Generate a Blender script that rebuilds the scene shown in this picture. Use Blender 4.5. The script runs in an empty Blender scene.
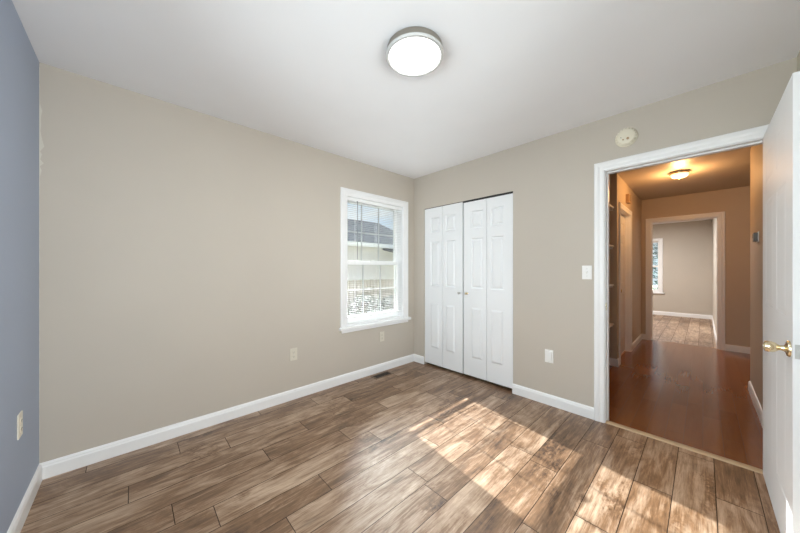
import bpy, bmesh, math, random
from mathutils import Vector, Matrix
random.seed(7)
S = bpy.context.scene
COL = S.collection
PI = math.pi

# ------------------------------------------------------------------ camera
cam_d = bpy.data.cameras.new('camera'); cam = bpy.data.objects.new('camera', cam_d); COL.objects.link(cam)
cam_d.sensor_width = 36; cam_d.lens = 285.5 / 800 * 36; cam_d.shift_y = 0.0031
cam_d.clip_start = 0.02; cam_d.clip_end = 200
cam.location = (0, 0, 1.232); cam.rotation_euler = (PI / 2, 0, -math.radians(43.3))
S.camera = cam

# ------------------------------------------------------------------ view / light
S.view_settings.view_transform = 'Standard'; S.view_settings.look = 'None'
S.view_settings.gamma = 1.0; S.view_settings.use_curve_mapping = False
S.view_settings.exposure = 0.25
S.cycles.max_bounces = 12; S.cycles.diffuse_bounces = 8; S.cycles.glossy_bounces = 6
S.cycles.transparent_max_bounces = 16; S.cycles.transmission_bounces = 8
S.cycles.caustics_reflective = False; S.cycles.caustics_refractive = False
S.cycles.sample_clamp_indirect = 6.0; S.cycles.use_denoising = True

SUN_DIR = Vector((-0.16, -1.0, -0.575)).normalized()      # the way the light travels
SKY_STRENGTH = 1.0
BED_LAMP = 7.6
HALL_GLOW = 1.8
HALL_LAMP = 16.0
SUN_STRENGTH = 21.0
SIDE_FILL = 63.0      # area fill outside the added, unseen window in the blue wall
BACK_FILL = 70.0      # area fill outside the added twin window behind the camera
FAR_FILL = 70.0  # power of the unseen light added in the far room

def make_world():
    w = bpy.data.worlds.new('sky'); S.world = w; w.use_nodes = True
    nt = w.node_tree; nt.nodes.clear(); N = nt.nodes.new; L = nt.links.new
    out = N('ShaderNodeOutputWorld'); bg = N('ShaderNodeBackground'); L(bg.outputs[0], out.inputs[0])
    tc = N('ShaderNodeTexCoord')
    sep = N('ShaderNodeSeparateXYZ'); L(tc.outputs['Generated'], sep.inputs[0])
    ramp = N('ShaderNodeValToRGB'); L(sep.outputs['Z'], ramp.inputs[0])
    e = ramp.color_ramp.elements
    e[0].position = 0.0; e[0].color = (0.66, 0.76, 0.84, 1)
    e[1].position = 0.5; e[1].color = (0.42, 0.60, 0.86, 1)
    m = e.new(0.12); m.color = (0.46, 0.64, 0.84, 1)
    # soft clouds
    noi = N('ShaderNodeTexNoise'); noi.inputs['Scale'].default_value = 3.2; noi.inputs['Detail'].default_value = 6
    mp = N('ShaderNodeMapping'); mp.inputs['Scale'].default_value = (1, 1, 3.0); L(tc.outputs['Generated'], mp.inputs[0]); L(mp.outputs[0], noi.inputs['Vector'])
    cr = N('ShaderNodeValToRGB'); L(noi.outputs['Fac'], cr.inputs[0])
    cr.color_ramp.elements[0].position = .46; cr.color_ramp.elements[1].position = .66
    mx = N('ShaderNodeMix'); mx.data_type = 'RGBA'; L(cr.outputs[0], mx.inputs['Factor']); L(ramp.outputs[0], mx.inputs[6]); mx.inputs[7].default_value = (0.92, 0.93, 0.94, 1)
    # the bright aureole round the sun
    dot = N('ShaderNodeVectorMath'); dot.operation = 'DOT_PRODUCT'; L(tc.outputs['Generated'], dot.inputs[0]); dot.inputs[1].default_value = -SUN_DIR
    mxm = N('ShaderNodeMath'); mxm.operation = 'MAXIMUM'; L(dot.outputs['Value'], mxm.inputs[0]); mxm.inputs[1].default_value = 0
    pw = N('ShaderNodeMath'); pw.operation = 'POWER'; L(mxm.outputs[0], pw.inputs[0]); pw.inputs[1].default_value = 7
    mul = N('ShaderNodeMath'); mul.operation = 'MULTIPLY'; L(pw.outputs[0], mul.inputs[0]); mul.inputs[1].default_value = 18.0
    glow_gate = N('ShaderNodeMapRange'); glow_gate.interpolation_type = 'SMOOTHSTEP'; glow_gate.inputs[1].default_value = .26; glow_gate.inputs[2].default_value = .46; L(sep.outputs['Z'], glow_gate.inputs[0])  # keeps sun glow and added lobe above the visible sky
    mul2 = N('ShaderNodeMath'); mul2.operation = 'MULTIPLY'; L(mul.outputs[0], mul2.inputs[0]); L(glow_gate.outputs[0], mul2.inputs[1])
    # added glow lobe in the unseen sky, placed for the glare on the floor
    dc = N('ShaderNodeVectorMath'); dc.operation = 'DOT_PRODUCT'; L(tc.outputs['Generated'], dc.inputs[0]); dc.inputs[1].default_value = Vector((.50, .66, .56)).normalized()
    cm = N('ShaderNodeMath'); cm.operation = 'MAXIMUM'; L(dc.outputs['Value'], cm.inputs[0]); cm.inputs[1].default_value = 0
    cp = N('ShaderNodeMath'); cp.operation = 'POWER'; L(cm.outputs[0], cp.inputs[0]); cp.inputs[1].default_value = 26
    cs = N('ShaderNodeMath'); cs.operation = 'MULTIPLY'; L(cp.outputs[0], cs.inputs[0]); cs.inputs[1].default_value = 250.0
    cg = N('ShaderNodeMath'); cg.operation = 'MULTIPLY'; L(cs.outputs[0], cg.inputs[0]); L(glow_gate.outputs[0], cg.inputs[1])
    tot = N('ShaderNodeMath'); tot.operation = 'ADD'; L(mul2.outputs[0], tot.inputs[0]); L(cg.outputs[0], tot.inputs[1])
    add = N('ShaderNodeMix'); add.data_type = 'RGBA'; add.blend_type = 'ADD'; add.inputs['Factor'].default_value = 1
    cmb = N('ShaderNodeCombineXYZ')
    for i in range(3): L(tot.outputs[0], cmb.inputs[i])
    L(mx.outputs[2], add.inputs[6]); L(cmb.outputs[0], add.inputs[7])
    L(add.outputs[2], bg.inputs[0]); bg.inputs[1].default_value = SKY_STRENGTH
make_world()

sd = bpy.data.lights.new('sun', 'SUN'); sun = bpy.data.objects.new('sun', sd); COL.objects.link(sun)
sd.energy = SUN_STRENGTH; sd.angle = math.radians(0.6); sd.color = (1.0, 0.97, 0.94)
sun.location = (3, 12, 8); sun.rotation_euler = SUN_DIR.to_track_quat('-Z', 'Y').to_euler()

def portal(name, loc, rot, sx, sy):
    d = bpy.data.lights.new(name, 'AREA'); d.shape = 'RECTANGLE'; d.size = sx; d.size_y = sy; d.cycles.is_portal = True
    o = bpy.data.objects.new(name, d); COL.objects.link(o); o.location = loc; o.rotation_euler = rot
portal('window_daylight', (2.138, 2.86, 1.33), (-PI / 2, 0, 0), 0.86, 1.45)
def fill_light(name, loc, rot, sx, sy, power, col):  # area lights added as room fill, outside unseen windows
    d = bpy.data.lights.new(name, 'AREA'); d.shape = 'RECTANGLE'; d.size = sx; d.size_y = sy; d.energy = power; d.color = col
    o = bpy.data.objects.new(name, d); COL.objects.link(o); o.location = loc; o.rotation_euler = rot
fill_light('side_window_fill', (-0.56, 0.70, 1.32), (PI / 2, 0, -PI / 2), 1.7, 1.4, SIDE_FILL, (.92, .965, 1.0))
fill_light('back_window_fill', (0.46, -0.56, 1.32), (PI / 2, 0, 0), 1.7, 1.4, BACK_FILL, (1.0, .99, .975))
portal('far_window_daylight', (10.52, 1.22, 1.28), (PI / 2, 0, PI / 2), 0.9, 1.45)

# ------------------------------------------------------------------ materials
def mat(name, col, rough=0.5, metal=0.0, bump=0.0, bscale=200.0, spec=0.5, emit=None, coat=0.0):
    m = bpy.data.materials.new(name); m.use_nodes = True; nt = m.node_tree
    p = nt.nodes['Principled BSDF']
    p.inputs['Base Color'].default_value = (*col, 1); p.inputs['Roughness'].default_value = rough
    p.inputs['Metallic'].default_value = metal; p.inputs['Specular IOR Level'].default_value = spec
    if coat: p.inputs['Coat Weight'].default_value = coat; p.inputs['Coat Roughness'].default_value = .15
    if emit:
        p.inputs['Emission Color'].default_value = (*emit[0], 1); p.inputs['Emission Strength'].default_value = emit[1]
    N = nt.nodes.new; L = nt.links.new
    tc = N('ShaderNodeTexCoord'); n = N('ShaderNodeTexNoise'); n.inputs['Scale'].default_value = bscale; n.inputs['Detail'].default_value = 3
    L(tc.outputs['Object'], n.inputs['Vector'])
    # gentle tone variation of the surface itself
    n2 = N('ShaderNodeTexNoise'); n2.inputs['Scale'].default_value = 2.5; L(tc.outputs['Object'], n2.inputs['Vector'])
    mr = N('ShaderNodeMapRange'); mr.inputs[3].default_value = .97; mr.inputs[4].default_value = 1.03; L(n2.outputs['Fac'], mr.inputs[0])
    hs = N('ShaderNodeHueSaturation'); hs.inputs['Color'].default_value = (*col, 1); L(mr.outputs[0], hs.inputs['Value']); L(hs.outputs[0], p.inputs['Base Color'])
    if bump:
        b = N('ShaderNodeBump'); b.inputs['Strength'].default_value = bump; b.inputs['Distance'].default_value = .002
        L(n.outputs['Fac'], b.inputs['Height']); L(b.outputs[0], p.inputs['Normal'])
    return m

M = {}
M['beige'] = mat('beige_paint', (.515, .467, .405), .62, bump=.12)
M['caulk'] = mat('pale_caulk', (.60, .57, .50), .6)
M['blue'] = mat('blue_paint', (.345, .405, .52), .55, bump=.12)
M['ceiling'] = mat('ceiling_paint', (.84, .845, .87), .8, bump=.1)
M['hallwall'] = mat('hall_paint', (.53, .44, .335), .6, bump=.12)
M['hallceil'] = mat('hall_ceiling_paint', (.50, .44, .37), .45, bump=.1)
M['white'] = mat('white_trim_paint', (.83, .835, .84), .35)
M['door'] = mat('white_door_paint', (.81, .825, .84), .55, bump=.05, bscale=60)
M['vinyl'] = mat('white_vinyl', (.85, .86, .86), .35)
M['slat'] = mat('blind_slat', (.36, .36, .355), .45)
M['cord'] = mat('blind_cord', (.75, .75, .73), .8)
M['wand'] = mat('clear_wand', (.25, .27, .28), .2)
M['nickel'] = mat('brushed_nickel', (.26, .235, .20), .4, metal=.6)
M['chrome'] = mat('pale_metal_rim', (.62, .61, .59), .28, metal=.6)
M['rimwhite'] = mat('pale_grey_rim', (.50, .50, .49), .35)
M['grille'] = mat('grey_grille', (.42, .44, .45), .5)
M['agedivory'] = mat('aged_ivory_plastic', (.64, .60, .51), .45)
M['registertan'] = mat('brown_register_frame', (.17, .115, .075), .5)
M['brass'] = mat('brass', (.86, .74, .50), .22, metal=1)
M['steel'] = mat('steel', (.55, .55, .53), .35, metal=1)
M['almond'] = mat('almond_plastic', (.74, .69, .56), .4)
M['ivory'] = mat('ivory_plastic', (.78, .73, .62), .4)
M['plastic'] = mat('white_plastic', (.82, .81, .79), .35)
M['dark'] = mat('dark_slot', (.03, .03, .03), .6)
M['bronze'] = mat('dark_bronze_register', (.045, .03, .022), .45, metal=.3)
M['track'] = mat('black_track', (.02, .02, .02), .5)
M['gap'] = mat('floor_gap', (.06, .04, .028), .8)
M['threshold'] = mat('oak_threshold', (.50, .36, .22), .45, bump=.1)
M['diffuser'] = mat('frosted_diffuser', (.9, .9, .9), .4, emit=((1.0, .985, .97), 4.0))
M['hallglow'] = mat('warm_glass_diffuser', (.9, .85, .75), .3, emit=((1.0, .66, .32), HALL_GLOW))
M['thermo'] = mat('dark_grey_plastic', (.12, .11, .09), .4)
M['screen'] = mat('thermostat_screen', (.35, .38, .33), .2)
M['tanplastic'] = mat('tan_plastic', (.42, .27, .14), .5)
M['shelf'] = mat('shelf_paint', (.76, .74, .70), .4)
M['closet'] = mat('closet_inside', (.5, .48, .44), .7)
M['siding'] = mat('cream_siding', (.66, .65, .63), .7)
M['roof'] = mat('grey_shingles', (.040, .043, .048), .9, spec=0.0, bump=.5, bscale=30)
M['fence'] = mat('weathered_fence_wood', (.20, .18, .145), .85, bump=.3, bscale=40)
M['leaf'] = mat('shrub_leaves', (.05, .058, .04), .7)
M['evergreen'] = mat('evergreen_needles', (.07, .13, .115), .7)
M['grass'] = mat('lawn', (.15, .155, .10), .9, bump=.5, bscale=80)
M['bark'] = mat('bark', (.16, .11, .07), .9)

def mk_glass():
    m = bpy.data.materials.new('window_glass'); m.use_nodes = True; nt = m.node_tree; nt.nodes.clear(); N = nt.nodes.new; L = nt.links.new
    o = N('ShaderNodeOutputMaterial'); t = N('ShaderNodeBsdfTransparent'); t.inputs[0].default_value = (.94, .97, .97, 1)
    g = N('ShaderNodeBsdfGlossy'); g.inputs['Roughness'].default_value = .02
    f = N('ShaderNodeFresnel'); f.inputs[0].default_value = 1.45
    x = N('ShaderNodeMixShader'); L(f.outputs[0], x.inputs[0]); L(t.outputs[0], x.inputs[1]); L(g.outputs[0], x.inputs[2]); L(x.outputs[0], o.inputs[0])
    return m
M['glass'] = mk_glass()

def wood(name, dark, mid, light, rough, gx, gy, distress=.5, spec=.5, contrast=1.3, tonevar=.28, coat=0.0, bump=.12):
    """planks: tone and pattern offset of every board come from its own attribute"""
    m = bpy.data.materials.new(name); m.use_nodes = True; nt = m.node_tree; p = nt.nodes['Principled BSDF']; N = nt.nodes.new; L = nt.links.new
    at = N('ShaderNodeAttribute'); at.attribute_name = 'board'; at.attribute_type = 'GEOMETRY'
    sp = N('ShaderNodeSeparateColor'); L(at.outputs['Color'], sp.inputs[0])
    tc = N('ShaderNodeTexCoord')
    of = N('ShaderNodeCombineXYZ'); L(sp.outputs[1], of.inputs[0]); L(sp.outputs[2], of.inputs[1]); L(sp.outputs[0], of.inputs[2])
    sc = N('ShaderNodeVectorMath'); sc.operation = 'SCALE'; sc.inputs['Scale'].default_value = 37.0; L(of.outputs[0], sc.inputs[0])
    ad = N('ShaderNodeVectorMath'); ad.operation = 'ADD'; L(tc.outputs['Object'], ad.inputs[0]); L(sc.outputs[0], ad.inputs[1])
    def noise(sx, sy, scale, detail, dist=0.0, rough_=.6):
        mp = N('ShaderNodeMapping'); mp.inputs['Scale'].default_value = (sx, sy, 1); L(ad.outputs[0], mp.inputs[0])
        n = N('ShaderNodeTexNoise'); n.inputs['Scale'].default_value = scale; n.inputs['Detail'].default_value = detail
        n.inputs['Distortion'].default_value = dist; n.inputs['Roughness'].default_value = rough_; L(mp.outputs[0], n.inputs['Vector']); return n.outputs['Fac']
    def math_(op, a, b):
        n = N('ShaderNodeMath'); n.operation = op
        for i, v in enumerate((a, b)):
            if isinstance(v, (int, float)): n.inputs[i].default_value = v
            else: L(v, n.inputs[i])
        return n.outputs[0]
    g1 = noise(gx, gy, 1.0, 8, 1.6, .62)           # broad cathedral grain
    g2 = noise(gx * 4.5, gy * 9, 1.0, 5, .3, .7)   # fine fibres
    g3 = noise(2.4, 6.5, 1.0, 6, 1.0, .7)          # weathered patches
    g4 = noise(38, 60, 1.0, 3, .5, .6)             # spalting specks
    pm = N('ShaderNodeMapRange'); pm.inputs[1].default_value = .56; pm.inputs[2].default_value = .70; L(noise(1.7, 3.2, 1.0, 3, .6), pm.inputs[0])
    f = math_('ADD', math_('MULTIPLY', math_('SUBTRACT', g1, .5), contrast), math_('MULTIPLY', math_('SUBTRACT', g2, .5), contrast * .9))
    f = math_('ADD', f, math_('MULTIPLY', math_('SUBTRACT', g3, .5), distress * 1.9))
    f = math_('SUBTRACT', f, math_('MULTIPLY', math_('MULTIPLY', pm.outputs[0], math_('ADD', math_('MULTIPLY', g4, 1.6), -.55)), distress * 1.3))
    f = math_('ADD', f, math_('MULTIPLY', math_('SUBTRACT', sp.outputs[0], .5), tonevar))
    f = math_('ADD', f, .57)
    rp = N('ShaderNodeValToRGB'); L(f, rp.inputs[0]); e = rp.color_ramp.elements
    e[0].position = .08; e[0].color = (*dark, 1); e[1].position = .95; e[1].color = (*light, 1)
    x = e.new(.48); x.color = (*mid, 1)
    # dark knots
    mp = N('ShaderNodeMapping'); mp.inputs['Scale'].default_value = (1.6, 5, 1); L(ad.outputs[0], mp.inputs[0])
    v = N('ShaderNodeTexVoronoi'); v.inputs['Scale'].default_value = 1.3; L(mp.outputs[0], v.inputs['Vector'])
    kr = N('ShaderNodeMapRange'); kr.inputs[1].default_value = .03; kr.inputs[2].default_value = .16; kr.inputs[3].default_value = .45; kr.inputs[4].default_value = 1.0; L(v.outputs['Distance'], kr.inputs[0])
    mu = N('ShaderNodeMix'); mu.data_type = 'RGBA'; mu.blend_type = 'MULTIPLY'; mu.inputs['Factor'].default_value = distress
    cb = N('ShaderNodeCombineColor')
    for i in range(3): L(kr.outputs[0], cb.inputs[i])
    L(rp.outputs[0], mu.inputs[6]); L(cb.outputs[0], mu.inputs[7]); L(mu.outputs[2], p.inputs['Base Color'])
    p.inputs['Specular IOR Level'].default_value = spec
    if coat: p.inputs['Coat Weight'].default_value = coat; p.inputs['Coat Roughness'].default_value = .43; p.inputs['Coat IOR'].default_value = 1.6
    rr = N('ShaderNodeMapRange'); rr.inputs[3].default_value = rough - .05; rr.inputs[4].default_value = rough + .08; L(g2, rr.inputs[0]); L(rr.outputs[0], p.inputs['Roughness'])
    b = N('ShaderNodeBump'); b.inputs['Strength'].default_value = bump; b.inputs['Distance'].default_value = .002; L(g2, b.inputs['Height']); L(b.outputs[0], p.inputs['Normal'])
    return m
M['oak'] = wood('weathered_oak_plank', (.046, .020, .008), (.205, .112, .056), (.52, .378, .268), .44, 1.7, 15, .66, .55, 1.05, .26, .45)
M['cherry'] = wood('cherry_laminate', (.11, .034, .010), (.215, .072, .021), (.30, .110, .036), .17, 1.6, 12, .0, .6, .30, .26, 0.0, .02)

# ------------------------------------------------------------------ mesh helpers
class MB:
    def __init__(s): s.bm = bmesh.new(); s.sm = []
    def box(s, x0, x1, y0, y1, z0, z1):
        v = [s.bm.verts.new(c) for c in ((x0, y0, z0), (x1, y0, z0), (x1, y1, z0), (x0, y1, z0), (x0, y0, z1), (x1, y0, z1), (x1, y1, z1), (x0, y1, z1))]
        for f in ((3, 2, 1, 0), (4, 5, 6, 7), (0, 1, 5, 4), (1, 2, 6, 5), (2, 3, 7, 6), (3, 0, 4, 7)): s.bm.faces.new([v[i] for i in f])
        return s
    def quad(s, *p): s.bm.faces.new([s.bm.verts.new(c) for c in p]); return s
    def loft(s, rings, close=True, cap=True):
        R = [[s.bm.verts.new(c) for c in r] for r in rings]; n = len(R[0])
        for a, b in zip(R, R[1:]):
            for i in range(n if close else n - 1):
                j = (i + 1) % n; s.bm.faces.new((a[i], a[j], b[j], b[i]))
        if cap:
            s.bm.faces.new(list(reversed(R[0]))); s.bm.faces.new(R[-1])
        return s
    def lathe(s, prof, axis='Z', org=(0, 0, 0), n=32):
        """prof: (radius, along-axis) pairs; ends are capped"""
        rings = []
        for r, h in prof:
            ring = []
            for i in range(n):
                a = 2 * PI * i / n; c, d = r * math.cos(a), r * math.sin(a)
                p = {'Z': (c, d, h), 'X': (h, c, d), 'Y': (d, h, c)}[axis]
                ring.append(tuple(p[k] + org[k] for k in range(3)))
            rings.append(ring)
        return s.loft(rings)
    def tube(s, pts, r, n=8):
        rings = []
        for i, p in enumerate(pts):
            p = Vector(p); q = Vector(pts[min(i + 1, len(pts) - 1)]) - Vector(pts[max(i - 1, 0)]); q.normalize()
            u = q.orthogonal().normalized() if i == 0 else (u - q * u.dot(q)).normalized(); w = q.cross(u)
            rings.append([p + u * (r * math.cos(2 * PI * k / n)) + w * (r * math.sin(2 * PI * k / n)) for k in range(n)])
        return s.loft(rings)
    def build(s, name, m, parent=None, bevel=0, smooth=False, loc=None, seg=2):
        bmesh.ops.recalc_face_normals(s.bm, faces=s.bm.faces[:])
        if bevel: bmesh.ops.bevel(s.bm, geom=s.bm.edges[:], offset=bevel, segments=seg, profile=.6, affect='EDGES', clamp_overlap=True)
        me = bpy.data.meshes.new(name); s.bm.to_mesh(me); s.bm.free()
        me.materials.append(M[m] if isinstance(m, str) else m)
        if smooth:
            for f in me.polygons: f.use_smooth = True
            try: me.set_sharp_from_angle(angle=math.radians(35))
            except Exception: pass
        o = bpy.data.objects.new(name, me); COL.objects.link(o)
        if parent: o.parent = parent
        if loc: o.location = loc
        return o

def tag(o, label=None, cat=None, group=None, kind=None):
    if label: o['label'] = label
    if cat: o['category'] = cat
    if group: o['group'] = group
    if kind: o['kind'] = kind
    return o
def empty(name, loc=(0, 0, 0), rz=0):
    o = bpy.data.objects.new(name, None); COL.objects.link(o); o.location = loc; o.rotation_euler = (0, 0, rz); o.empty_display_size = .1; return o
def copy_tree(o, parent=None):
    c = o.copy(); COL.objects.link(c)
    if parent: c.parent = parent
    for ch in list(o.children): copy_tree(ch, c)
    return c

def wall(name, axis, a, b, u0, u1, z0, z1, holes, m, label):
    """slab between a and b on its axis, u along it, rectangular holes (u0,u1,z0,z1)"""
    us = sorted({u0, u1, *[h[0] for h in holes], *[h[1] for h in holes]}); zs = sorted({z0, z1, *[h[2] for h in holes], *[h[3] for h in holes]})
    bm = bmesh.new()
    def P(t, u, z): return (t, u, z) if axis == 'X' else (u, t, z)
    cells = set()
    for i in range(len(us) - 1):
        for j in range(len(zs) - 1):
            cu, cz = (us[i] + us[i + 1]) / 2, (zs[j] + zs[j + 1]) / 2
            if not any(h[0] < cu < h[1] and h[2] < cz < h[3] for h in holes): cells.add((i, j))
    V = {}
    def v(t, i, j):
        if (t, i, j) not in V: V[(t, i, j)] = bm.verts.new(P((a, b)[t], us[i], zs[j]))
        return V[(t, i, j)]
    for i, j in cells:
        for t in (0, 1): bm.faces.new((v(t, i, j), v(t, i + 1, j), v(t, i + 1, j + 1), v(t, i, j + 1)))
        for di, dj, e in ((-1, 0, ((i, j), (i, j + 1))), (1, 0, ((i + 1, j), (i + 1, j + 1))), (0, -1, ((i, j), (i + 1, j))), (0, 1, ((i, j + 1), (i + 1, j + 1)))):
            if (i + di, j + dj) not in cells: bm.faces.new((v(0, *e[0]), v(0, *e[1]), v(1, *e[1]), v(1, *e[0])))
    s = MB(); s.bm.free(); s.bm = bm
    return tag(s.build(name, m), label, 'wall', kind='structure')

# ------------------------------------------------------------------ dimensions
XL, XR, YB, YF, H = -0.39, 2.764, 2.66, -0.367, 2.44
WX0, WX1, WZ0, WZ1 = 1.707, 2.569, 0.60, 2.04          # window opening
CY0, CY1, CZ = 1.295, 2.478, 2.008                     # closet opening
DY0, DY1, DZ = -0.285, 0.535, 2.015                     # bedroom doorway (clear)
HX0, HX1, HYL = 2.884, 6.55, 0.745                     # hall
EY0, EY1, EZ = -0.157, 0.612, 2.03                     # doorway at the end of the hall (clear)
FX0, FX1, FY0, FY1 = 6.67, 10.35, -0.16, 2.6           # far room

# ------------------------------------------------------------------ structure
wall('wall_back', 'Y', YB, YB + .17, XL - .12, 3.5, -.02, H + .02, [(WX0, WX1, WZ0, WZ1)], 'beige', 'long plain beige wall holding the window')
wall('wall_left', 'X', XL - .12, XL, YF - .12, YB, -.02, H + .02, [(-.15, 1.55, .60, 2.04)], 'blue', 'blue painted wall at the left edge')
wall('wall_right', 'X', XR, HX0, YF - .12, YB, -.02, H + .02, [(CY0, CY1, -.03, CZ), (DY0 - .02, DY1 + .02, -.03, DZ + .02)], 'beige', 'beige wall with closet doors and the open doorway')
wall('wall_front', 'Y', YF - .12, YF, XL, XR, -.02, H + .02, [(-.36, 1.34, .60, 2.04)], 'beige', 'beige wall behind the open white door')
# ragged edge where the blue paint meets the beige wall
rnd = random.Random(11); s = MB(); z = .11; prev = None
while z < 2.43:
    w = rnd.uniform(.0005, .003) + (rnd.random() ** 3 * .022 if 1.72 < z < 2.18 else 0)
    if prev: s.loft([[(XL, YB, a), (XL, YB - .0012, a), (XL + b, YB - .0012, a + b * .5), (XL + b, YB, a + b * .5)] for a, b in (prev, (z, w))])
    prev = (z, w); z += rnd.uniform(.012, .035)
s.build('paint_edge', 'caulk', bpy.data.objects['wall_back'])
# closet behind the folding doors
cl = MB(); cl.box(3.45, 3.5, 1.25, YB, 0, H); cl.box(HX0, 3.45, 1.25, 1.29, 0, H)
tag(cl.build('wall_closet', 'closet'), 'inside wall of the bedroom closet', 'wall', kind='structure')
# hall
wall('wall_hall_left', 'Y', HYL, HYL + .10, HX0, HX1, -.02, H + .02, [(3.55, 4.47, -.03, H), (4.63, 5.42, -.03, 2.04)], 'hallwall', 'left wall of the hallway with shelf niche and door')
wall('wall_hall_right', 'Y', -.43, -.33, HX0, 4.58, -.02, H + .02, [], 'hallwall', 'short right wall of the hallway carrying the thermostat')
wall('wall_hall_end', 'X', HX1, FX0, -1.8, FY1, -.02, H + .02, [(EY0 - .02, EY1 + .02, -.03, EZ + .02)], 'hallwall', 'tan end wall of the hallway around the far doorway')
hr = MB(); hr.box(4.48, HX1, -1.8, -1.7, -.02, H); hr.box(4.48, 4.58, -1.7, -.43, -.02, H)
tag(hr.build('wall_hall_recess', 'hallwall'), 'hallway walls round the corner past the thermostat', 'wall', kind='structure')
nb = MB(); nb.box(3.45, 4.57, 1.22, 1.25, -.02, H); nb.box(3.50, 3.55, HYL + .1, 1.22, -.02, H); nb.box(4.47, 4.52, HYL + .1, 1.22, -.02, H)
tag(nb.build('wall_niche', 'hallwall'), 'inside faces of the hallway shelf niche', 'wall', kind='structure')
# far room
wall('wall_far_back', 'X', FX1, FX1 + .15, FY0 - .1, FY1 + .1, -.02, H + .02, [(.80, 1.66, .60, 2.0)], 'beige', 'pale back wall of the far room with its window')
fr = MB(); fr.box(FX0, FX1, FY0 - .1, FY0, -.02, H)
tag(fr.build('wall_far_right', 'beige'), 'pale right wall of the far room', 'wall', kind='structure')
wall('wall_far_left', 'Y', FY1, FY1 + .12, FX0, FX1, -.02, H + .02, [], 'beige', 'pale left wall of the far room')
ce = MB(); ce.box(XL - .12, HX0, YF - .12, YB + .17, H, H + .12)
tag(ce.build('ceiling', 'ceiling'), 'plain white bedroom ceiling', 'ceiling', kind='structure')
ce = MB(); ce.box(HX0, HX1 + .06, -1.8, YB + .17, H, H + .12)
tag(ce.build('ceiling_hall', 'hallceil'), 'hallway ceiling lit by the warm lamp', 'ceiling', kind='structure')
ce = MB(); ce.box(HX1 + .06, FX1 + .15, FY0 - .1, FY1 + .1, H, H + .12)
tag(ce.build('ceiling_far', 'ceiling'), 'white ceiling of the far room', 'ceiling', kind='structure')

# ---- floors: every board a face with its own tone
OFF = {14: .80, 13: .24, 12: .50, 11: .99, 10: .655, 9: .155, 8: .312, 7: .816, 6: .56, 5: .249, 4: .222, 3: .934, 2: .876, 1: .385, 0: .62, -1: .135, -2: .70, -3: .295, -4: .05}
TONE = {(12, .5): .25, (13, .24): .4}
def planks(name, m, x0, x1, y0, y1, width, length, yph, off, label, seed, gap=.0038):
    rnd = random.Random(seed)
    bm = bmesh.new(); lay = bm.loops.layers.float_color.new('board')
    r = math.floor((y0 - yph) / width)
    while yph + r * width < y1:
        a, b = max(y0, yph + r * width), min(y1, yph + (r + 1) * width)
        o = off.get(r) if off else None
        if o is None: o = rnd.random() * length
        k = math.floor((x0 - o) / length)
        while o + k * length < x1:
            c, d = max(x0, o + k * length), min(x1, o + (k + 1) * length)
            if d - c > .004 and b - a > .004:
                g = gap / 2
                fc = bm.faces.new([bm.verts.new(p) for p in ((c + g, a + g, 0), (d - g, a + g, 0), (d - g, b - g, 0), (c + g, b - g, 0))])
                colr = (rnd.random(), rnd.random(), rnd.random(), 1)
                for l in fc.loops: l[lay] = colr
            k += 1
        r += 1
    nb_ = len(bm.faces)
    def face(pts):
        f = bm.faces.new([bm.verts.new(p) for p in pts]); f.material_index = 1
        for l in f.loops: l[lay] = (.5, .5, .5, 1)
    z = -.0015
    face(((x0, y0, z), (x1, y0, z), (x1, y1, z), (x0, y1, z)))
    for p in (((x0, y0), (x1, y0)), ((x1, y0), (x1, y1)), ((x1, y1), (x0, y1)), ((x0, y1), (x0, y0))):
        face(((*p[0], z), (*p[0], -.06), (*p[1], -.06), (*p[1], z)))
    face(((x0, y0, -.06), (x0, y1, -.06), (x1, y1, -.06), (x1, y0, -.06)))
    me = bpy.data.meshes.new(name); bm.to_mesh(me); bm.free(); me.materials.append(M[m]); me.materials.append(M['gap'])
    o = bpy.data.objects.new(name, me); COL.objects.link(o)
    return tag(o, label, 'floor', kind='structure')
planks('floor', 'oak', XL, XR + .06, YF, YB, .163, 1.0, .278 - .163 * 20 + .163 * 20, OFF, 'weathered brown oak plank floor of the bedroom', 3)
planks('floor_hall', 'cherry', XR + .06, HX1 + .06, -1.7, 1.22, .098, .62, 0, None, 'glossy reddish brown wooden floor of the hallway', 5, .0012)
planks('floor_far', 'oak', HX1 + .06, FX1, FY0, FY1, .163, 1.0, .05, None, 'brown plank floor of the far room', 8)
planks('floor_closet', 'oak', XR + .06, 3.45, 1.29, YB, .163, 1.0, .278, OFF, 'plank floor inside the closet', 9)

# ---- baseboards
BP = [(0, 0), (.014, 0), (.014, .070), (.011, .078), (.011, .084), (.006, .092), (0, .095)]
def baseboard(name, p0, p1, n, label, h=1.0, c0=0, c1=0):
    """profile swept from p0 to p1, n = unit normal into the room; c0/c1 mitre the ends by +1 (inside corner) or -1"""
    d = (Vector(p1) - Vector(p0)).normalized(); n = Vector(n); s = MB(); rings = []
    for p, c, sg in ((Vector(p0), c0, 1), (Vector(p1), c1, -1)):
        rings.append([(*(p + n * t + d * (sg * c * t)), z * h) for t, z in BP])
    s.loft(rings)
    return tag(s.build(name, 'white'), label, 'baseboard', kind='structure')
baseboard('baseboard_back', (XL, YB), (XR, YB), (0, -1), 'white baseboard along the long beige wall', c0=1, c1=1)
baseboard('baseboard_left', (XL, YF), (XL, YB), (1, 0), 'white baseboard along the blue wall', c0=1, c1=1)
baseboard('baseboard_right', (XR, YB), (XR, CY1 - .002), (-1, 0), 'short white baseboard piece in the corner left of the closet', c0=1)
baseboard('baseboard_right', (XR, CY0 + .002), (XR, DY1 + .075), (-1, 0), 'white baseboard between closet and doorway')
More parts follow.
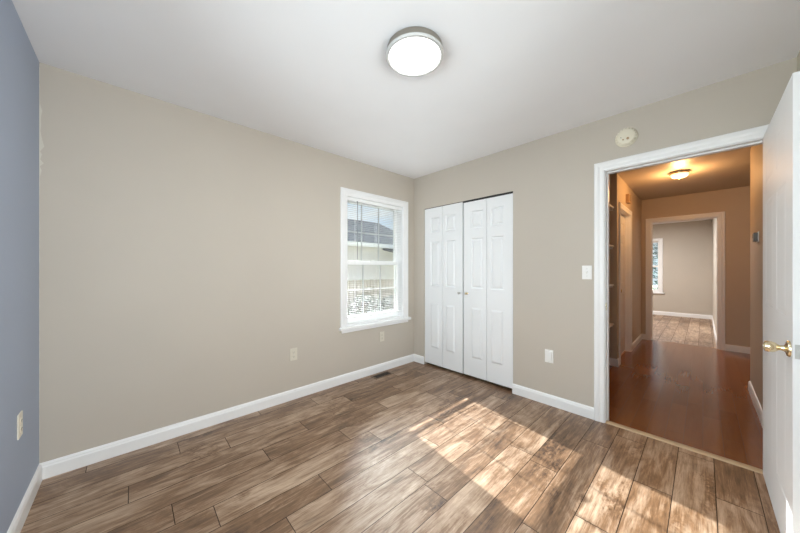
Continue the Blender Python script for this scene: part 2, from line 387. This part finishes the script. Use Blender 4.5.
baseboard('baseboard_front', (XR, YF), (XL, YF), (0, 1), 'white baseboard behind the open door', c0=0, c1=1)
baseboard('baseboard_hall_right', (HX0, -.33), (4.58, -.33), (0, 1), 'white baseboard below the thermostat', c1=-1)
baseboard('baseboard_hall_corner', (4.58, -.33), (4.58, -1.7), (1, 0), 'hallway baseboard round the corner', c0=-1)
baseboard('baseboard_hall_left', (5.50, HYL), (HX1, HYL), (0, -1), 'white baseboard at far left of the hallway', c1=1)
baseboard('baseboard_hall_end', (HX1, HYL), (HX1, EY1 + .075), (-1, 0), 'short baseboard left of the far doorway', c0=1)
baseboard('baseboard_hall_end', (HX1, EY0 - .075), (HX1, -1.7), (-1, 0), 'baseboard right of the far doorway')
baseboard('baseboard_far_back', (FX1, FY1), (FX1, FY0), (-1, 0), 'white baseboard along back of the far room', c0=1, c1=1)
baseboard('baseboard_far_right', (FX1, FY0), (FX0, FY0), (0, 1), 'white baseboard along right of the far room', c0=1)
baseboard('baseboard_niche', (4.47, HYL + .0), (4.47, 1.22), (-1, 0), 'white baseboard inside the shelf niche')
baseboard('baseboard_niche', (4.55, HYL), (4.47 - .014, HYL), (0, -1), 'white baseboard on the post beside the shelf niche')

# ---- door frames: casing on the near face, jambs through the wall
CP = [(0, 0), (0, .010), (.012, .013), (.030, .013), (.044, .018), (.064, .018), (.070, .012), (.070, 0)]   # outward, thickness
def casing(name, m, parent, P, u0, u1, z0, z1, w=1.0):
    s = MB()
    st = []
    for c in range(4):
        ring = []
        for o, t in CP:
            o *= w
            u, z = ((u0 - o, z0), (u0 - o, z1 + o), (u1 + o, z1 + o), (u1 + o, z0))[c]
            ring.append(P(u, t, z))
        st.append(ring)
    s.loft(st)
    return s.build(name, m, parent)
def doorframe(name, axis, near, far, sgn, u0, u1, z1, label, m='white', both=True, stop=True):
    """sgn: direction from the wall's near face out into the viewer's room"""
    r = tag(empty(name, (0, 0, 0)), label, 'door frame', kind='structure')
    def P(face, sg): return (lambda u, t, z: (face + sg * t, u, z)) if axis == 'X' else (lambda u, t, z: (u, face + sg * t, z))
    casing('casing', m, r, P(near, sgn), u0 - .005, u1 + .005, 0, z1 + .005)
    if both: casing('casing', m, r, P(far, -sgn), u0 - .005, u1 + .005, 0, z1 + .005)
    lo, hi = min(near, far), max(near, far)
    s = MB()
    for a, b, c, d in ((u0 - .02, u0, 0, z1 + .02), (u1, u1 + .02, 0, z1 + .02), (u0, u1, z1, z1 + .02)):
        s.box(*((lo, hi, a, b) if axis == 'X' else (a, b, lo, hi)), c, d)
    if stop:
        l2 = lo + .045; h2 = l2 + .035
        for a, b, c, d in ((u0, u0 + .010, 0, z1), (u1 - .010, u1, 0, z1), (u0 + .01, u1 - .01, z1 - .010, z1)):
            s.box(*((l2, h2, a, b) if axis == 'X' else (a, b, l2, h2)), c, d)
    s.build('jamb', m, r)
    return r
f1 = doorframe('trim_1', 'X', XR, HX0, -1, DY0, DY1, DZ, 'white casing and jamb of the bedroom doorway')
s = MB(); s.box(XR + .006, XR + .034, DY1 - .0015, DY1 + .0005, .90, .96); s.box(XR + .012, XR + .022, DY1 - .002, DY1, .915, .945)
tag(s.build('strike_plate', 'brass', f1), 'small brass strike plate')
f2 = doorframe('trim_2', 'X', HX1, FX0, -1, EY0, EY1, EZ, 'white casing around the far doorway at the hall end')
for hz in (.28, 1.05, 1.80):
    s = MB(); s.box(FX0 - .04, FX0 - .002, EY0, EY0 + .002, hz - .045, hz + .045); s.lathe([(.0055, hz - .047), (.0055, hz + .047)], 'Z', (FX0 + .001, EY0 + .005, 0), 10)
    s.build('hinge', 'brass', f2, smooth=True)
f3 = doorframe('trim_3', 'Y', HYL, HYL + .10, -1, 4.65, 5.40, 2.02, 'white casing of the door on the left side of the hall', both=False)
# threshold between the two floors
s = MB(); s.loft([[(XR - .004, y, 0), (XR + .050, y, 0), (XR + .046, y, .006), (XR + .035, y, .009), (XR + .012, y, .009), (XR, y, .005)] for y in (DY0, DY1)])
tag(s.build('trim_4', 'threshold'), 'pale wooden threshold strip in the bedroom doorway', 'threshold', kind='structure')

# ------------------------------------------------------------------ panel doors
def leaf_mesh(w, h, t, panels, depth=.007, both=True):
    """moulded panel leaf: x 0..w, y -t/2..t/2, z 0..h"""
    bm = bmesh.new()
    xs = sorted({0, w, *[p[0] for p in panels], *[p[1] for p in panels]}); zs = sorted({0, h, *[p[2] for p in panels], *[p[3] for p in panels]})
    sides = []
    for y in (-t / 2, t / 2):
        g = [[bm.verts.new((x, y, z)) for z in zs] for x in xs]; sides.append(g); pf = []
        for i in range(len(xs) - 1):
            for j in range(len(zs) - 1):
                q = (g[i][j], g[i + 1][j], g[i + 1][j + 1], g[i][j + 1])
                f = bm.faces.new(q if y < 0 else tuple(reversed(q)))
                cx, cz = (xs[i] + xs[i + 1]) / 2, (zs[j] + zs[j + 1]) / 2
                if any(p[0] < cx < p[1] and p[2] < cz < p[3] for p in panels): pf.append(f)
        # join the cells of each panel, then mould it
        for p in panels:
            fs = [f for f in pf if f.is_valid and p[0] < f.calc_center_median().x < p[1] and p[2] < f.calc_center_median().z < p[3]]
            f = bmesh.utils.face_join(fs) if len(fs) > 1 else fs[0]
            for th, dp in ((.008, -depth), (.006, 0.0), (.020, depth * .85)):
                bmesh.ops.inset_individual(bm, faces=[f], thickness=th, depth=dp, use_even_offset=True)
    a, b = sides; nx, nz = len(xs), len(zs)
    loop = [(i, 0) for i in range(nx)] + [(nx - 1, j) for j in range(1, nz)] + [(i, nz - 1) for i in range(nx - 2, -1, -1)] + [(0, j) for j in range(nz - 2, 0, -1)]
    for k in range(len(loop)):
        p, q = loop[k], loop[(k + 1) % len(loop)]
        va = [a[p[0]][p[1]], b[p[0]][p[1]], b[q[0]][q[1]], a[q[0]][q[1]]]
        if all(v.is_valid for v in va): bm.faces.new(va)
    s = MB(); s.bm.free(); s.bm = bm
    return s

# ---- bedroom door, standing open at a right angle
LW, LT, LH = .828, .035, 2.000
d1 = tag(empty('door_1', (2.745, -.2625, .012), PI), 'white six panel door standing open at the right edge', 'door', kind='structure')
cols = ((.115, .355), (.455, .695)); rows = ((.22, .86), (1.02, 1.60), (1.70, 1.88))
leaf_mesh(LW, LH, LT, [(*c, *r) for c in cols for r in rows], .002).build('leaf', 'door', d1)
def knob(sg, parent):
    s = MB(); s.lathe([(.033, 0), (.033, .003), (.030, .008), (.017, .011), (.012, .015), (.010, .024), (.013, .030), (.019, .037), (.0225, .046), (.0230, .056), (.0205, .064), (.013, .068), (.010, .0675), (.008, .0675)][::1], 'Y', (0, 0, 0), 28)
    o = s.build('knob', 'brass', parent, smooth=True); o.location = (LW - .052, sg * LT / 2, .892)
    if sg < 0: o.rotation_euler = (0, 0, PI)
    s = MB(); s.lathe([(.0045, 0), (.0045, .002)], 'Y', (0, .068, 0), 12); s.build('keyhole_button', 'steel', o)
knob(-1, d1); knob(1, d1)
s = MB(); s.box(LW - .0005, LW + .0012, -.0125, .0125, .864, .920); s.box(LW + .001, LW + .008, -.006, .006, .883, .901); s.build('latch', 'steel', d1)
for hz in (.25, 1.0, 1.78):
    s = MB(); s.lathe([(.006, hz - .045), (.006, hz + .045)], 'Z', (-.003, LT / 2, 0), 10); s.box(-.001, .0, -LT / 2 + .005, LT / 2, hz - .044, hz + .044); s.build('hinge', 'brass', d1, smooth=True)

# ---- closet folding doors: two pairs of two narrow leaves
FW = (CY1 - CY0 - .018) / 4
def bifold(name, y_start, ztop, zbot, xoff, label, first, knob_leaf):
    """leaves run towards -Y from y_start, faces look to -X"""
    r = tag(empty(name, (XR + .028 + xoff, y_start, zbot), -PI / 2), label, 'door', kind='structure')
    h = ztop - zbot
    for k in range(2):
        # wide outer stile, narrow stile at the fold
        a = .098 if k == 0 else .044; w = FW - .0045
        ps = [(a, a + .145, z0 - zbot, z1 - zbot) for z0, z1 in ((.235, .805), (1.015, 1.575), (1.685, 1.88))]
        o = leaf_mesh(w, h, .030, ps, .013).build('leaf', 'door', r); o.location = (k * FW, 0, 0)
    kx = (2 * FW - .045) if knob_leaf else .045
    s = MB(); s.lathe([(.013, 0), (.013, -.003), (.006, -.006), (.005, -.014), (.013, -.020), (.015, -.026), (.011, -.032), (.004, -.034)], 'Y', (0, 0, 0), 20)
    o = s.build('knob', 'brass' if not knob_leaf else 'chrome', r, smooth=True); o.location = (kx, -.015, .955 - zbot)
    for hz in (.25, 1.0, 1.75):
        s = MB(); s.lathe([(.004, hz - .03), (.004, hz + .03)], 'Z', (FW - .0015, .017, 0), 8); s.build('hinge', 'steel', r)
    return r
bifold('door_2', CY1 - .003, CZ - .006, .030, -.001, 'left white folding closet door next to the room corner', True, True)
bifold('door_3', CY0 + .003 + 2 * FW, CZ - .020, .034, 0, 'right white folding closet door beside the light switch wall', False, False)
s = MB(); s.box(XR + .012, XR + .045, CY0, CY1, CZ - .004, CZ); s.box(XR + .014, XR + .018, CY0, CY1, CZ - .016, CZ - .004); s.box(XR + .039, XR + .043, CY0, CY1, CZ - .016, CZ - .004)
tag(s.build('trim_5', 'track'), 'black sliding track above the closet doors', 'door track', kind='structure')

# ---- hall side door (closed)
d4 = tag(empty('door_4', (4.655, HYL + .075, .012)), 'closed white door on the left side of the hall', 'door', kind='structure')
leaf_mesh(.74, 2.0, .035, [(*c, *r) for c in ((.10, .33), (.41, .64)) for r in rows], .006).build('leaf', 'door', d4)
s = MB(); s.lathe([(.030, 0), (.030, -.004), (.012, -.012), (.011, -.030), (.024, -.040), (.027, -.055), (.018, -.068), (.006, -.070)], 'Y', (0, 0, 0), 20)
o = s.build('knob', 'brass', d4, smooth=True); o.location = (.06, -.0175, .93)

# ------------------------------------------------------------------ windows
def sash(name, parent, x0, x1, y0, y1, z0, z1, st, rb, rt, cols_=3, rows_=2):
    s = MB()
    s.box(x0, x0 + st, y0, y1, z0, z1); s.box(x1 - st, x1, y0, y1, z0, z1)
    s.box(x0 + st, x1 - st, y0, y1, z0, z0 + rb); s.box(x0 + st, x1 - st, y0, y1, z1 - rt, z1)
    gx0, gx1, gz0, gz1 = x0 + st, x1 - st, z0 + rb, z1 - rt; ym = (y0 + y1) / 2
    o = s.build(name, 'vinyl', parent, bevel=.002)
    s = MB()
    for k in range(1, cols_):
        x = gx0 + (gx1 - gx0) * k / cols_; s.box(x - .0065, x + .0065, ym - .005, ym + .005, gz0, gz1)
    for k in range(1, rows_):
        z = gz0 + (gz1 - gz0) * k / rows_; s.box(gx0, gx1, ym - .0045, ym + .0045, z - .0065, z + .0065)
    s.build('grille', 'grille', o)
    s = MB(); s.box(gx0 - .004, gx1 + .004, ym - .0015, ym + .0015, gz0 - .004, gz1 + .004); s.build('pane', 'glass', o)
    return o
w1 = tag(empty('window_1', (0, 0, 0)), 'white double hung window with blind and grilles', 'window', kind='structure')
casing('casing', 'white', w1, lambda u, t, z: (u, YB - t, z), WX0 + .004, WX1 - .004, WZ0, WZ1 - .012, 1.15)
s = MB(); s.box(WX0, WX0 + .012, YB + .0, YB + .17, WZ0, WZ1); s.box(WX1 - .012, WX1, YB, YB + .17, WZ0, WZ1); s.box(WX0 + .012, WX1 - .012, YB, YB + .17, WZ1 - .012, WZ1); s.box(WX0 + .012, WX1 - .012, YB + .094, YB + .17, WZ0, WZ0 + .02)
s.build('jamb', 'white', w1)
s = MB(); s.box(1.612, 2.668, YB - .045, YB, .572, .603); s.box(WX0 + .012, WX1 - .012, YB, YB + .094, .580, .621)
s.build('stool', 'white', w1, bevel=.005)
s = MB(); s.box(1.640, 2.640, YB - .018, YB, .540, .572); s.build('apron', 'white', w1, bevel=.005)
sash('lower_sash', w1, WX0 + .012, WX1 - .012, YB + .095, YB + .123, WZ0 + .02, 1.325, .028, .075, .042)
sash('upper_sash', w1, WX0 + .012, WX1 - .012, YB + .127, YB + .155, 1.290, WZ1 - .012, .028, .040, .030)
s = MB(); s.box(2.105, 2.165, YB + .085, YB + .096, 1.322, 1.334); s.lathe([(.012, 1.334), (.010, 1.342)], 'Z', (2.135, YB + .098, 0), 14); s.build('sash_lock', 'vinyl', w1)

# the blind hanging inside the frame
bl = tag(empty('window_blind', (0, YB + .035, 0)), 'white horizontal mini blind hanging open in the bedroom window', 'blind')
bx0, bx1 = WX0 + .016, WX1 - .016
s = MB(); s.box(bx0, bx1, -.020, .020, WZ1 - .052, WZ1 - .013); s.build('headrail', 'vinyl', bl, bevel=.003)
s = MB(); z = .712; ns = 0
while z < WZ1 - .06:
    tilt = 0.0; hw = .008
    pts = []
    for k in range(5):
        q = -1 + k * .5; pts.append((hw * q, hw * q * math.tan(tilt) + .0004 * (1 - q * q)))
    rings = [[(x, a, z + b + .0002) for a, b in pts] + [(x, a, z + b - .0002) for a, b in reversed(pts)] for x in (bx0 + .004, bx1 - .004)]
    s.loft(rings); z += .0215; ns += 1
s.build('slats', 'slat', bl)
s = MB(); s.box(bx0 + .002, bx1 - .002, -.012, .012, .684, .700); s.build('bottom_rail', 'vinyl', bl, bevel=.003)
for x in (bx0 + .12, (bx0 + bx1) / 2, bx1 - .12):
    s = MB(); s.box(x - .0009, x + .0009, -.0135, -.0120, .70, WZ1 - .05); s.box(x - .0009, x + .0009, .0120, .0135, .70, WZ1 - .05); s.build('ladder_cord', 'cord', bl)
s = MB(); s.tube([(bx0 + .132, -.030, WZ1 - .05), (bx0 + .132, -.031, 1.60), (bx0 + .131, -.030, 1.34)], .0042, 8); s.box(bx0 + .128, bx0 + .136, -.032, -.018, WZ1 - .055, WZ1 - .045); s.build('tilt_wand', 'wand', bl, smooth=True)

w2 = tag(empty('window_2', (FX1, 1.23, 0), -PI / 2), 'white window on the back wall of the far room', 'window', kind='structure')
casing('casing', 'white', w2, lambda u, t, z: (u, -t, z), -.425, .425, .60, 1.985)
s = MB(); s.box(-.48, .53, -.045, 0, .570, .60); s.build('stool', 'white', w2, bevel=.004)
s = MB(); s.box(-.43, -.418, 0, .15, .60, 2.0); s.box(.418, .43, 0, .15, .60, 2.0); s.box(-.418, .418, 0, .15, 1.988, 2.0); s.box(-.418, .418, 0, .15, .60, .62); s.build('jamb', 'white', w2)
sash('lower_sash', w2, -.418, .418, .06, .088, .62, 1.32, .03, .06, .04)
sash('upper_sash', w2, -.418, .418, .092, .12, 1.285, 1.988, .03, .04, .04)

def added_twin_window(name, loc, rz, label):  # windows added out of view as openings for the fill lights
    r = tag(empty(name, loc, rz), label, 'window', kind='structure')
    casing('casing', 'white', r, lambda u, t, z: (u, -t, z), -.85, .85, .60, 2.03)
    s = MB(); s.box(-.95, .95, -.045, 0, .570, .60); s.build('stool', 'white', r, bevel=.004)
    s = MB(); s.box(-.85, -.838, 0, .12, .60, 2.04); s.box(.838, .85, 0, .12, .60, 2.04); s.box(-.838, .838, 0, .12, 2.028, 2.04); s.box(-.838, .838, 0, .12, .60, .62); s.box(-.03, .03, .02, .12, .62, 2.028); s.build('jamb', 'white', r)
    for a, b in ((-.838, -.03), (.03, .838)):
        sash('lower_sash', r, a, b, .03, .058, .62, 1.33, .03, .06, .04); sash('upper_sash', r, a, b, .062, .09, 1.295, 2.028, .03, .04, .04)
added_twin_window('added_window_3', (XL, .70, 0), PI / 2, 'wide white twin window added for fill in the blue wall beside the camera')
added_twin_window('added_window_4', (.49, YF, 0), PI, 'wide white twin window added for fill behind the camera')

# ------------------------------------------------------------------ fixtures
def ceiling_lamp(name, loc, label, power):
    r = tag(empty(name, loc), label, 'ceiling light')
    s = MB(); s.lathe([(.110, 0), (.146, -.002), (.150, -.006), (.151, -.036), (.154, -.038)], 'Z', n=64); s.build('body', 'nickel', r, smooth=True)
    s = MB(); s.lathe([(.154, -.038), (.157, -.040), (.157, -.048), (.154, -.053), (.143, -.054), (.140, -.051), (.140, -.042)], 'Z', n=64); s.build('rim', 'rimwhite', r, smooth=True)
    s = MB(); s.lathe([(.1395, -.040), (.1395, -.046), (.128, -.0475), (.08, -.049), (.02, -.0495)], 'Z', n=64); s.build('diffuser', 'diffuser', r, smooth=True)
    d = bpy.data.lights.new(name + '_light', 'AREA'); d.shape = 'DISK'; d.size = .26; d.energy = power; d.color = (1.0, .985, .97)
    o = bpy.data.objects.new(name + '_light', d); COL.objects.link(o); o.parent = r; o.location = (0, 0, -.052)
    return r
cl1 = ceiling_lamp('ceiling_light', (1.131, 1.083, H), 'round flush ceiling light with glowing white disc on the bedroom ceiling', BED_LAMP)
ceiling_lamp('ceiling_light', (8.3, 1.15, H), 'round ceiling light added in the far room, unseen above the far doorway', FAR_FILL)  # extra fixture put in to brighten the far room

hl = tag(empty('ceiling_light', (4.96, .20, H)), 'small warm glowing ceiling light in the hallway', 'ceiling light')
s = MB(); s.lathe([(.05, 0), (.088, -.002), (.092, -.010), (.089, -.026), (.084, -.030)], 'Z', n=48); s.build('base', 'brass', hl, smooth=True)
s = MB(); s.lathe([(.083, -.029), (.086, -.036), (.081, -.052), (.064, -.066), (.034, -.074), (.010, -.076)], 'Z', n=48); s.build('glass_shade', 'hallglow', hl, smooth=True)
s = MB(); s.lathe([(.007, -.075), (.008, -.080), (.004, -.086), (.002, -.087)], 'Z', n=16); s.build('finial', 'brass', hl, smooth=True)

sdv = tag(empty('smoke_detector', (XR, .402, 2.238), -PI / 2), 'round almond smoke detector high on the wall above the doorway', 'smoke detector')
s = MB(); s.lathe([(.076, 0), (.076, -.008), (.072, -.012)], 'Y', n=48); s.build('base', 'almond', sdv, smooth=True)
s = MB(); s.lathe([(.068, -.010), (.069, -.022), (.062, -.034), (.050, -.040), (.034, -.042), (.012, -.043)], 'Y', n=48); s.build('cover', 'almond', sdv, smooth=True)
s = MB(); s.lathe([(.009, -.040), (.009, -.046), (.005, -.047)], 'Y', (.015, 0, -.024), 16); s.build('test_button', 'tanplastic', sdv, smooth=True)
s = MB()
for k in range(18):
    a = 2 * PI * k / 18; c = Vector((.0655 * math.cos(a), -.029, .0655 * math.sin(a)))
    s.box(c.x - .004, c.x + .004, -.031, -.026, c.z - .004, c.z + .004)
s.build('vent_slots', 'ivory', sdv)
s = MB(); s.lathe([(.006, -.040), (.006, -.0435)], 'Y', (-.016, 0, -.026), 12); s.build('sensor_hole', 'tanplastic', sdv)
s = MB(); s.lathe([(.003, -.041), (.003, -.0445)], 'Y', (-.030, 0, -.006), 10); s.build('indicator', 'bronze', sdv)

sdv.scale = (.92, 1, .92)

def outlet(loc, rz, m, label):
    r = tag(empty('wall_outlet', loc, rz), label, 'outlet')
    s = MB(); s.box(-.035, .035, -.006, 0, -.0575, .0575); s.build('cover_plate', m, r, bevel=.0025)
    for zz in (-.0195, .0195):
        s = MB(); s.loft([[(x, y, z_ + zz) for x, z_ in ((-.012, -.0145), (.012, -.0145), (.017, -.006), (.017, .006), (.012, .0145), (-.012, .0145), (-.017, .006), (-.017, -.006))] for y in (-.002, -.0085)])
        o = s.build('socket', m, r)
        s = MB(); s.box(-.0075, -.0055, -.0092, -.008, zz - .002, zz + .007); s.box(.0055, .0075, -.0092, -.008, zz - .001, zz + .006); s.lathe([(.0025, -.0092), (.0025, -.008)], 'Y', (0, 0, zz - .007), 10)
        s.build('slots', 'dark', o)
    s = MB(); s.lathe([(.0035, -.0055), (.0030, -.0072)], 'Y', n=12); s.build('screw', 'steel', r)
    return r
outlet((1.120, YB, .424), 0, 'agedivory', 'ivory outlet low on the long beige wall, left of the window')
outlet((2.205, YB, .416), 0, 'agedivory', 'ivory outlet on the wall directly below the window')
outlet((XL, 2.243, .485), PI / 2, 'ivory', 'ivory outlet on the blue wall')
# cable plate on the wall between closet and doorway
r = tag(empty('wall_plate', (XR, .957, .441), -PI / 2), 'white box shaped wall plate low between closet and doorway', 'wall plate')
s = MB(); s.box(-.036, .036, -.006, 0, -.0585, .0585); s.build('cover_plate', 'plastic', r, bevel=.0025)
s = MB(); s.box(-.024, .024, -.016, -.005, -.040, .040); s.build('raised_box', 'plastic', r, bevel=.003)
for zz in (-.050, .050):
    s = MB(); s.lathe([(.0033, -.0055), (.003, -.0072)], 'Y', (0, 0, zz), 10); s.build('screw', 'steel', r)
# light switch
r = tag(empty('light_switch', (XR, .662, 1.203), -PI / 2), 'white toggle light switch beside the doorway casing', 'light switch')
s = MB(); s.box(-.035, .035, -.006, 0, -.0575, .0575); s.build('cover_plate', 'plastic', r, bevel=.0025)
s = MB(); s.loft([[(-.005, -.005, -.012), (.005, -.005, -.012), (.005, -.005, .012), (-.005, -.005, .012)], [(-.004, -.016, .004), (.004, -.016, .004), (.004, -.014, .012), (-.004, -.014, .012)]]); s.build('toggle', 'plastic', r)
for zz in (-.030, .030):
    s = MB(); s.lathe([(.0033, -.0055), (.003, -.0072)], 'Y', (0, 0, zz), 10); s.build('screw', 'steel', r)

# floor register
r = tag(empty('floor_register', (2.12, 2.553, 0)), 'dark metal floor register by the baseboard under the window', 'floor vent')
s = MB(); s.box(-.130, .130, -.055, -.040, 0, .005); s.box(-.130, .130, .040, .055, 0, .005); s.box(-.130, -.110, -.040, .040, 0, .005); s.box(.110, .130, -.040, .040, 0, .005); s.build('frame', 'registertan', r, bevel=.0015)
s = MB(); s.box(-.110, .110, -.040, .040, .0002, .0008); s.build('duct_shadow_pan', 'dark', r)
s = MB()
for k in range(16):
    x = -.104 + k * .01387; s.box(x - .0018, x + .0018, -.040, .040, .0008, .0034)
for y in (-.016, .016): s.box(-.110, .110, y - .002, y + .002, .0008, .0032)
s.build('louvres', 'bronze', r)
s = MB(); s.box(.092, .097, -.005, .005, .0035, .008); s.build('damper_lever', 'bronze', r)

hp = bpy.data.lights.new('hall_lamp_light', 'POINT'); hp.energy = HALL_LAMP; hp.color = (1.0, .52, .20); hp.shadow_soft_size = .06
hpo = bpy.data.objects.new('hall_lamp_light', hp); COL.objects.link(hpo); hpo.parent = hl; hpo.location = (0, 0, -.15)

# hall: thermostat, chime, niche shelves
r = tag(empty('thermostat', (3.98, -.33, 1.51), PI), 'small dark thermostat on the right hallway wall', 'thermostat')
s = MB(); s.box(-.055, .055, -.006, 0, -.045, .045); s.build('back_plate', 'plastic', r, bevel=.002)
s = MB(); s.box(-.048, .048, -.028, -.005, -.038, .038); s.build('body', 'thermo', r, bevel=.005)
s = MB(); s.box(-.030, .030, -.0295, -.0275, -.006, .026); s.build('display', 'screen', r)
s = MB(); s.lathe([(.008, -.027), (.008, -.031), (.005, -.032)], 'Y', (.0, 0, -.024), 14); s.build('dial', 'steel', r)
r = tag(empty('door_chime', (5.12, HYL, 2.225)), 'small tan door chime box above the left hallway door', 'door chime')
s = MB(); s.box(-.07, .07, -.040, 0, -.060, .060); s.build('cover', 'tanplastic', r, bevel=.006)
s = MB()
for k in range(6): s.box(-.045, .045, -.042, -.039, -.038 + k * .015, -.034 + k * .015)
s.build('grille', 'bronze', r)
lab = {2.02: 'white shelf in the hallway niche, topmost of four', 1.53: 'white shelf in the hallway niche, second from the top', 1.04: 'white shelf in the hallway niche, third from the top', .54: 'white shelf in the hallway niche, lowest above the floor'}
for zz, lb in lab.items():
    r = tag(empty('niche_shelf', (4.01, .99, zz)), lb, 'shelf', 'shelves in the hallway niche')
    s = MB(); s.box(-.459, .459, -.215, .229, -.019, 0); s.build('board', 'shelf', r, bevel=.002)
    for a, b in ((.440, .4595), (-.4595, -.440)): s = MB(); s.box(a, b, -.20, .229, -.045, -.0195); s.build('cleat', 'shelf', r)

# ------------------------------------------------------------------ outside the window
s = MB(); s.box(-25, 40, 2.9, 60, -.60, -.50)
tag(s.build('ground', 'grass'), 'lawn outside the window', 'lawn', kind='structure')
hs = tag(empty('neighbour_house', (0, 11, -.5)), 'cream neighbouring house with grey gabled roof beyond the fence', 'house')
s = MB(); s.box(-8, 11.75, 0, 8, 0, 2.86)
for k in range(18): s.box(-8.006, 11.756, -.012, 8.006, .02 + k * .158, .05 + k * .158)
s.build('wall', 'siding', hs)
s = MB(); s.loft([[(x, -.40, 2.78), (x, -.40, 2.95), (x, 4, 4.82), (x, 8.4, 2.95), (x, 8.4, 2.78), (x, 4, 4.65)] for x in (-8.3, 12.14)]); s.build('roof', 'roof', hs)
s = MB(); s.box(-8.3, 12.14, -.44, -.40, 2.76, 2.94); s.build('gutter', 'vinyl', hs)
s = MB(); s.loft([[(x, -2.0, 2.28), (x, -2.0, 2.40), (x, -.2, 2.76), (x, -.2, 2.66)] for x in (9.0, 11.9)]); s.build('porch_roof', 'roof', hs)
for x in (9.15, 11.7):
    s = MB(); s.box(x - .05, x + .05, -1.9, -1.8, 0, 2.32); s.build('porch_post', 'vinyl', hs)
fe = tag(empty('garden_fence', (0, 8, -.5)), 'weathered board fence across the yard outside the window', 'fence')
s = MB(); x = -1.0
while x < 16: s.box(x, x + .135, -.012, .012, 0, 1.36 + random.uniform(-.01, .01)); x += .142
s.build('boards', 'fence', fe)
s = MB(); s.box(-1, 16, .012, .05, .25, .34); s.box(-1, 16, .012, .05, 1.0, 1.09); s.build('rails', 'fence', fe)
def shrub(x, y, h, w, label, seed):
    rnd = random.Random(seed)
    r = tag(empty('shrub', (x, y, -.5)), label, 'shrub', 'shrubs in front of the garden fence')
    s = MB()
    for k in range(5):
        a = rnd.uniform(0, 2 * PI); s.tube([(0, 0, 0), (.1 * math.cos(a) * w, .1 * math.sin(a) * w, h * .35), (.3 * math.cos(a) * w, .3 * math.sin(a) * w, h * .75)], .012, 6)
    s.build('stem', 'bark', r)
    s = MB()
    for k in range(1100):
        u, v, q = rnd.uniform(0, 2 * PI), math.acos(rnd.uniform(-1, 1)), rnd.uniform(.55, 1) ** .5
        c = Vector((w * .5 * q * math.sin(v) * math.cos(u), w * .4 * q * math.sin(v) * math.sin(u), h * .55 + h * .45 * q * math.cos(v)))
        t = Vector((rnd.gauss(0, 1), rnd.gauss(0, 1), rnd.gauss(0, 1))).normalized(); b = t.orthogonal().normalized(); L_ = rnd.uniform(.035, .06)
        s.quad(c - t * L_, c - b * L_ * .45, c + t * L_, c + b * L_ * .45)
    s.build('foliage', 'leaf', r)
for k, (x, hh, ww) in enumerate(((4.1, .80, 1.1), (5.3, .95, 1.1), (6.5, .85, 1.1), (7.7, .92, 1.1))):
    shrub(x, 7.2, hh, ww, ('low green shrub before the fence, left end in the window view', 'low green shrub before the fence, second from the left', 'low green shrub before the fence, third from the left', 'low green shrub before the fence, right end in the window view')[k], k + 20)

# tall evergreen outside the far room's window
r = tag(empty('evergreen_tree', (13.2, 1.6, -.5)), 'dark evergreen tree outside the far room window', 'tree')
rnd = random.Random(5); mb = MB(); mb.tube([(0, 0, 0), (.02, .01, 1.6), (0, 0, 3.4)], .07, 8); mb.build('trunk', 'bark', r, smooth=True)
mb = MB()
for k in range(2600):
    q = rnd.random() ** .8; rad = 1.5 * (1.05 - q) * rnd.uniform(.5, 1) ** .5; a = rnd.uniform(0, 2 * PI)
    c = Vector((rad * math.cos(a), rad * math.sin(a), .35 + 3.6 * q - rad * .15)); t = Vector((math.cos(a), math.sin(a), rnd.uniform(-.7, .2))).normalized(); b = Vector((-t.y, t.x, rnd.uniform(-.3, .3))); n_ = rnd.uniform(.07, .12)
    mb.quad(c - t * n_, c - b * n_ * .4, c + t * n_, c + b * n_ * .4)
mb.build('foliage', 'evergreen', r)
